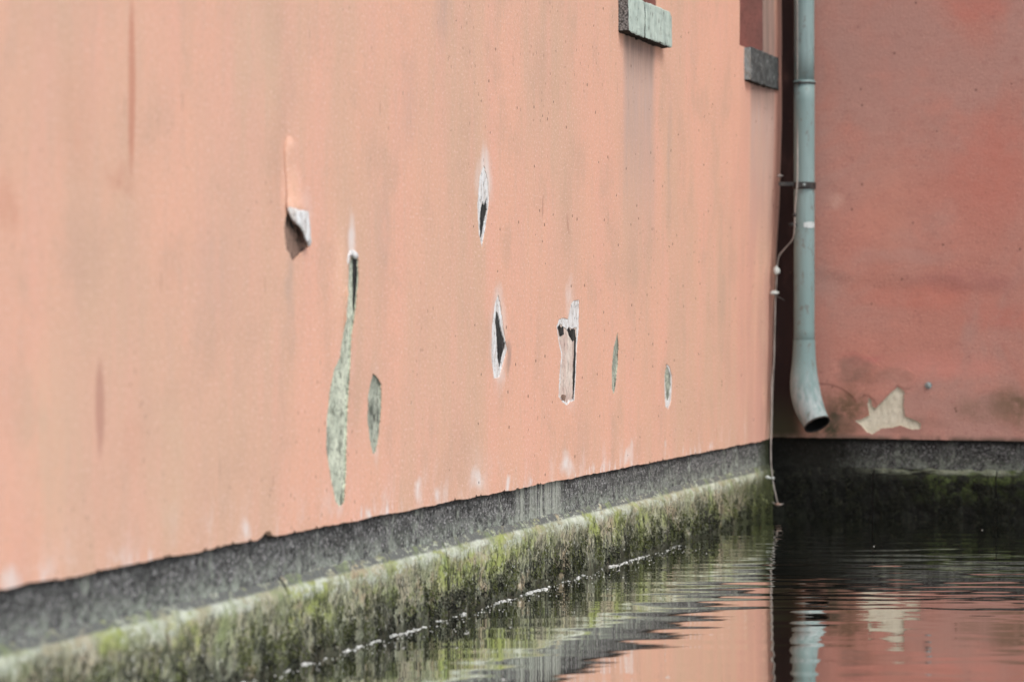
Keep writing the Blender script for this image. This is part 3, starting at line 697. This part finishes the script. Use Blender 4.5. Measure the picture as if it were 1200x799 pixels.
# straight pipe in lengths, each seated in the one below
zj = atY(942, 97, Yp).z; zsh = atY(942, 405, Yp).z
def ring_profile(z0, z1, r0, r1, n=14): return [(0, 0, z0 + (z1 - z0) * i / n) for i in range(n + 1)], [r0 + (r1 - r0) * i / n for i in range(n + 1)]
p_, r_ = ring_profile(zsh - .02, zj, pr, pr); v, f = tube(p_, r_, 32); link('pipe_length', mesh(v, f), M['pipe'], pipeT, smooth=True)
p_, r_ = ring_profile(zj - .0, ztop, pr * .97, pr * .97); v, f = tube(p_, r_, 32); link('pipe_length', mesh(v, f), M['pipe'], pipeT, smooth=True)
v, f = tube([(0, 0, zj - .012), (0, 0, zj - .008), (0, 0, zj + .008), (0, 0, zj + .012)], [pr, pr + .004, pr + .004, pr], 32); link('pipe_seam', mesh(v, f), M['pipe'], pipeT, smooth=True)
# shoe: thick outward bend, open end facing right and down
sh = smoothpath([P_(942.5, 398), P_(942.3, 425), P_(942.5, 446, Yp - .005), P_(945, 465, Yp - .02), P_(950, 481, Yp - .05), P_(957.5, 497, Yp - .10)], 6)
rr = [pr + .003 + .024 * ss(0, .55, i / (len(sh) - 1)) - .010 * ss(.65, 1, i / (len(sh) - 1)) for i in range(len(sh))]
v, f = tube(sh, rr, 36, cap=False)
link('pipe_shoe', mesh(v, f), M['pipe'], pipeT, smooth=True)
v, f = tube(sh[-14:], [q - .003 for q in rr[-14:]], 36, cap=False)
f = [q[::-1] for q in f] + [tuple(range(36))]
link('outlet', mesh(v, f), M['pipe_in'], pipeT, smooth=True)
v, f = tube([sh[-1] - (sh[-1] - sh[-2]).normalized() * .004, sh[-1] + (sh[-1] - sh[-2]).normalized() * .004], [rr[-1] + .002] * 2, 36, cap=False)
v2, f2 = tube([sh[-1] - (sh[-1] - sh[-2]).normalized() * .004, sh[-1] + (sh[-1] - sh[-2]).normalized() * .004], [rr[-1] - .004] * 2, 36, cap=False)
n0 = len(v); f = f + [tuple(n0 + k for k in q[::-1]) for q in f2] + [(36 + k, 36 + (k + 1) % 36, n0 + 36 + (k + 1) % 36, n0 + 36 + k) for k in range(36)]
link('outlet_lip', mesh(v + v2, f), M['black_iron'], pipeT)
# iron bracket with a stay back to the wall, second small strap, painted highlight
def strap(zc, h, mat, name, d=.006, w=None):
    v, f = tube([(0, 0, zc - h / 2), (0, 0, zc - h / 2 + .002), (0, 0, zc + h / 2 - .002), (0, 0, zc + h / 2)], [pr, pr + d, pr + d, pr], 32, cap=False)
    return link(name, mesh(v, f), mat, pipeT)
zb = atY(943, 218, Yp).z
b1 = strap(zb, .042, M['black_iron'], 'bracket', .008)
bm = bmesh.new()
box_mesh(bm, -.155, -.05, -.03, -.012, zb + .0, zb + .022)
box_mesh(bm, -.045, .03, -.082, -.062, zb - .012, zb + .014)
bm_obj('bracket_arm', bm, M['black_iron'], b1)
bm = bmesh.new(); box_mesh(bm, -.01, .012, pr - .01, pr + .12, zb - .01, zb + .01); bm_obj('bracket_arm', bm, M['black_iron'], b1)
bm = bmesh.new(); bmesh.ops.create_uvsphere(bm, u_segments=10, v_segments=6, radius=.011)
for v_ in bm.verts: v_.co = v_.co + Vector((-.012, -.084, zb + .002))
bm_obj('bracket_screw', bm, M['bolt'], b1, smooth=True)
b2 = strap(atY(942, 98, Yp).z - .0, .012, M['black_iron'], 'strap', .0062)
bm = bmesh.new(); bmesh.ops.create_uvsphere(bm, u_segments=10, v_segments=6, radius=.012)
for v_ in bm.verts: v_.co = v_.co + Vector((-.035, -.060, atY(942, 98, Yp).z))
bm_obj('strap_screw', bm, M['black_iron'], b2, smooth=True)
zt = atY(943, 264, Yp).z
ang = [(-100 + 70 * i / 10) for i in range(11)]   # the pipe's highlight, added as a pale patch on its front
vs_ = []; fs = []
for i, q in enumerate(ang):
    hh = .020 * (1 - .35 * abs(i - 5) / 5) + .002 * math.sin(i * 2.3)
    for rr_ in (pr + .0035, pr + .0015):
        for s_ in (-1, 1): vs_.append((rr_ * math.cos(R_(q)), rr_ * math.sin(R_(q)), zt + s_ * hh))
for i in range(10):
    a = i * 4; fs += [(a, a + 4, a + 5, a + 1), (a + 2, a + 3, a + 7, a + 6), (a, a + 2, a + 6, a + 4), (a + 1, a + 5, a + 7, a + 3)]
fs += [(0, 1, 3, 2), (40, 42, 43, 41)]
link('painted_highlight', mesh(vs_, fs), M['highlight_tint'], pipeT)

# ================================================================== CABLE
cab = thing('cable', 'thin dirty white cable running down the corner beside the downpipe to the water', 'cable', (pc.x, pc.y, 0))
Pc = lambda x, y, Y: Vector(rel(atY(x, y, Y)))
path = [Pc(934.5, -60, 14.76), Pc(934.5, 60, 14.76), Pc(934.7, 150, 14.76), Pc(934.5, 205, 14.72), Pc(933.5, 225, 14.70), Pc(931.5, 250, 14.71), Pc(931, 268, 14.74), Pc(929, 280, 14.78), Pc(920, 291, 14.82), Pc(913, 300, 14.85), Pc(911, 310, 14.86), Pc(910.5, 320, 14.86),
        Pc(909, 345, 14.87), Pc(908, 380, 14.86), Pc(907, 420, 14.86), Pc(905.5, 452, 14.86), Pc(904.5, 480, 14.84), Pc(903.5, 512, 14.80), Pc(903.5, 540, 14.76), Pc(905.5, 562, 14.75), Pc(908.5, 578, 14.75), Pc(911.5, 590, 14.75)]
pp = smoothpath(path, 6); v, f = tube(pp, .0040, 8); link('cable_run', mesh(v, f), M['cable'], cab, smooth=True)
def knot(x, y, Y, rx, rz, mat=M['clip'], name='cable_clip', seed=0):
    bm = bmesh.new(); bmesh.ops.create_icosphere(bm, subdivisions=2, radius=1); c = Pc(x, y, Y)
    for v_ in bm.verts:
        k = 1 + .35 * mn.noise(v_.co * 1.6 + Vector((seed, 0, 0))); v_.co = Vector((v_.co.x * rx * k, v_.co.y * .012 * k, v_.co.z * rz * k)) + c
    return bm_obj(name, bm, mat, cab, smooth=True)
knot(910, 317, 14.84, .020, .026, seed=1); knot(907.5, 343, 14.85, .026, .014, seed=2); knot(929, 263, 14.74, .030, .012, M['black_iron'], seed=3); knot(931, 252, 14.70, .012, .012, M['black_iron'], seed=3.5)
knot(899.5, 559, 14.74, .013, .010, seed=4); knot(906, 560, 14.74, .009, .008, seed=5); knot(903, 560, 14.745, .010, .005, seed=6); knot(912, 591, 14.74, .020, .009, M['mortar_brown'] , seed=7)
knot(914, 206, 14.84, .018, .008, M['cable'], seed=8)
bm = bmesh.new(); c = Pc(914, 348, 14.84)
v, f = tube([Pc(908, 345, 14.84), Pc(914, 349, 14.83), Pc(919, 352, 14.82)], .004, 6); link('wire_tail', mesh(v, f), M['black_iron'], cab, smooth=True); bm.free()
v, f = tube([Pc(905, 588, 14.75), Pc(911, 592, 14.74), Pc(918, 590, 14.72)], [.003, .006, .003], 6); link('wire_tail', mesh(v, f), M['cable'], cab, smooth=True)
v, f = tube([Pc(905.5, 430, 14.87), Pc(904, 455, 14.86), Pc(905, 485, 14.84), Pc(902, 505, 14.82)], [.002, .005, .004, .002], 6); link('wire_tail', mesh(v, f), M['cable'], cab, smooth=True)

# ================================================================== MOSS, FOAM
def tufts(n, srange, zf, lenf, mat, name, parent, sg=1, thr=.0, seed=0, wid=.0022, ledge=.022):
    vs_ = []; fs = []; made = 0; tries = 0
    while made < n and tries < n * 6:
        tries += 1
        s = random.uniform(*srange); z = zf()
        if mn.noise((s * 9, z * 6, seed)) + .5 * mn.noise((s * 30, z * 18, seed)) < thr: continue
        b = Vector((s, ledge, z)); ln = lenf() * random.uniform(.5, 1.3)
        for k in range(3):
            d = Vector((random.gauss(0, .5), random.uniform(.25, .9), random.gauss(-.9, .4))).normalized() * ln
            w = Vector((random.uniform(-1, 1), random.uniform(-.3, .3), random.uniform(-1, 1))).normalized() * wid * random.uniform(.7, 1.8)
            o = b + Vector((random.gauss(0, .003), -.006, random.gauss(0, .003)))
            i = len(vs_)
            for p in (o - w, o + w, o + d): vs_.append((p.x, sg * p.y, p.z))
            fs.append((i, i + 1, i + 2))
        made += 1
    link(name, mesh(vs_, fs), mat, parent, kind='stuff')
tri = lambda a, b: (lambda: random.triangular(a, b, a + (b - a) * .25))
tufts(4200, (0, 9.5), tri(.0, .22), lambda: .009, M['moss'], 'moss', wallL, 1, .05, 1, .0028)
tufts(2000, (0, 9.5), tri(.03, .26), lambda: .007, M['moss_green'], 'moss', wallL, 1, .20, 4, .0022)
tufts(3000, (0, 9.5), tri(.0, .14), lambda: .010, M['moss_black'], 'moss', wallL, 1, .0, 9, .0030)
tufts(5000, (0, 2.2), tri(.0, .26), lambda: .018, M['moss_black'], 'moss', wallR, -1, .05, 12, .003, .036)
# foam and scum lying along the foot of the left wall
vs_ = []; fs = []
ico = bmesh.new(); bmesh.ops.create_icosphere(ico, subdivisions=1, radius=1); iv = [v_.co.copy() for v_ in ico.verts]; ifc = [[v_.index for v_ in f_.verts] for f_ in ico.faces]; ico.free()
sA = L(200, 799, .05)[0]; sB = L(800, 640, .05)[0]
def put(s, o, r):
    b = len(vs_); zr = r * random.uniform(.35, .6); a, c = r * random.uniform(.8, 1.6), r * random.uniform(.7, 1.2)
    for q in iv: k = random.uniform(.8, 1.2); vs_.append((s + q.x * a * k, o + q.y * c * k, .001 + q.z * zr * k))
    fs.extend([[b + i for i in t_] for t_ in ifc])
for i in range(3000):
    s = random.uniform(sB, sA)
    dn = mn.noise((s * 2.6, 0, 1)) + .7 * mn.noise((s * 11, 0, 5)) + .5 * mn.noise((s * 40, 0, 8))
    if dn < .0 + .40 * random.random(): continue
    fade = ss(sB, sB + 1.2, s); wd = .004 + .010 * max(0, dn)
    put(s, .030 + .014 * mn.noise((s * 3, 2, 2)) + .018 * mn.noise((s * 15, 4, 2)) + .012 * mn.noise((s * 50, 4, 2)) + random.gauss(0, wd), min(.010, .0012 + random.expovariate(1 / .0018)) * (.45 + .55 * fade))
for i in range(260):
    s = random.uniform(sB, sA); put(s, .04 + random.expovariate(1 / .06), random.uniform(.0015, .004))
fo = link('foam', mesh(vs_, fs), M['foam'], None, kind='stuff'); fo.location = COR; fo.rotation_euler = (0, 0, ROT_L)
fo['label'] = 'broken white line of foam floating on the water along the foot of the mossy wall'; fo['category'] = 'foam'
vs_ = []; fs = []
for (x, y) in ((598, 735), (546, 742), (660, 781), (1151, 621), (1024, 640), (590, 796), (712, 690)):
    Y = CAMZ * F / (y - HY); put((x - CX) / F * Y, Y, random.uniform(.003, .006))
fl = link('floating_specks', mesh(vs_, fs), M['foam'], None, kind='stuff'); fl['label'] = 'scattered pale specks of debris floating on the canal water'; fl['category'] = 'debris'

# ================================================================== WATER
# near sheet with real ripples, then a flat sheet to the horizon set just under it
xs = np.arange(-3.4, 5.6, .022); ys = np.concatenate([np.arange(3.0, 6.5, .10), np.arange(6.5, 16.2, .018)])
X, Y = np.meshgrid(xs, ys)
H = np.zeros_like(X)
def sm(a, b, v): v = np.clip((v - a) / (b - a), 0, 1); return v * v * (3 - 2 * v)
px = X / Y * F + CX; py = CAMZ * F / Y + HY
calm = sm(9.2, 11.5, Y)                              # calmer towards the camera
act = .55 + .45 * np.sin(X * 1.3 + Y * .9 + 1) * np.sin(Y * 2.1 - X * .7)
for i in range(46):
    lam = .07 * (5.5 ** rng.random()); th = R_(90) + rng.normal(0, .20); k = 2 * math.pi / lam
    slope = .0044 * (.8 + .5 * (i % 3 == 0)) * (.55 + .9 * rng.random())
    if lam > .18: slope *= .75
    ph = rng.random() * 6.28
    env = .35 + .65 * (.5 + .5 * np.sin(X * rng.uniform(.3, 1.2) + Y * rng.uniform(.5, 1.6) + rng.random() * 6))
    w_ = (.30 + .70 * calm) if lam < .2 else (.55 + .45 * calm)
    H += slope / k * np.sin(k * (X * math.cos(th) + Y * math.sin(th)) + ph + .8 * np.sin(X * 1.1 + i)) * env * w_
# reflected swell off the left wall
d = -((X - COR.x) * -NL.x + (Y - COR.y) * -NL.y)
for i in range(10):
    lam = rng.uniform(.05, .12); k = 2 * math.pi / lam; H += .0011 / k * np.sin(k * d + rng.random() * 6 + 1.5 * np.sin((X + Y) * .9 + i)) * np.exp(-np.abs(d) / .8) * (.5 + .5 * np.sin(Y * rng.uniform(1, 3) + i))
for i in range(14):   # short patchy chop that breaks the bands
    lam = rng.uniform(.09, .30); th = R_(90) + rng.normal(0, .55); k = 2 * math.pi / lam
    cx_, cy_ = rng.uniform(-1, 3), rng.uniform(8, 14); env = np.exp(-((X - cx_) / rng.uniform(.4, 1.2)) ** 2 - ((Y - cy_) / rng.uniform(.5, 1.6)) ** 2)
    H += .0060 / k * np.sin(k * (X * math.cos(th) + Y * math.sin(th)) + 1.6 * np.sin(X * 2.3 + i) + i) * env
ny, nx = X.shape
me = bpy.data.meshes.new('mesh'); n = nx * ny
me.vertices.add(n); me.vertices.foreach_set('co', np.stack([X, Y, H], -1).ravel())
ii = np.arange(n).reshape(ny, nx); q = np.stack([ii[:-1, :-1], ii[:-1, 1:], ii[1:, 1:], ii[1:, :-1]], -1).reshape(-1, 4)
me.loops.add(q.size); me.loops.foreach_set('vertex_index', q.ravel()); me.polygons.add(len(q)); me.polygons.foreach_set('loop_start', np.arange(0, q.size, 4)); me.polygons.foreach_set('loop_total', np.full(len(q), 4)); me.update(calc_edges=True)
link('canal_water', me, M['water'], None, kind='structure', smooth=True)
bm = bmesh.new()
x0, x1, y0, y1 = float(xs[0]), float(xs[-1]), float(ys[0]), float(ys[-1]); B = 400
g = [[bm.verts.new((a_, b_, -.004)) for b_ in (-B, y0, y1, B)] for a_ in (-B, x0, x1, B)]
for i in range(3):
    for j in range(3):
        bm.faces.new([g[i][j], g[i + 1][j], g[i + 1][j + 1], g[i][j + 1]])
bm_obj('open_water', bm, M['water'], None, kind='structure')
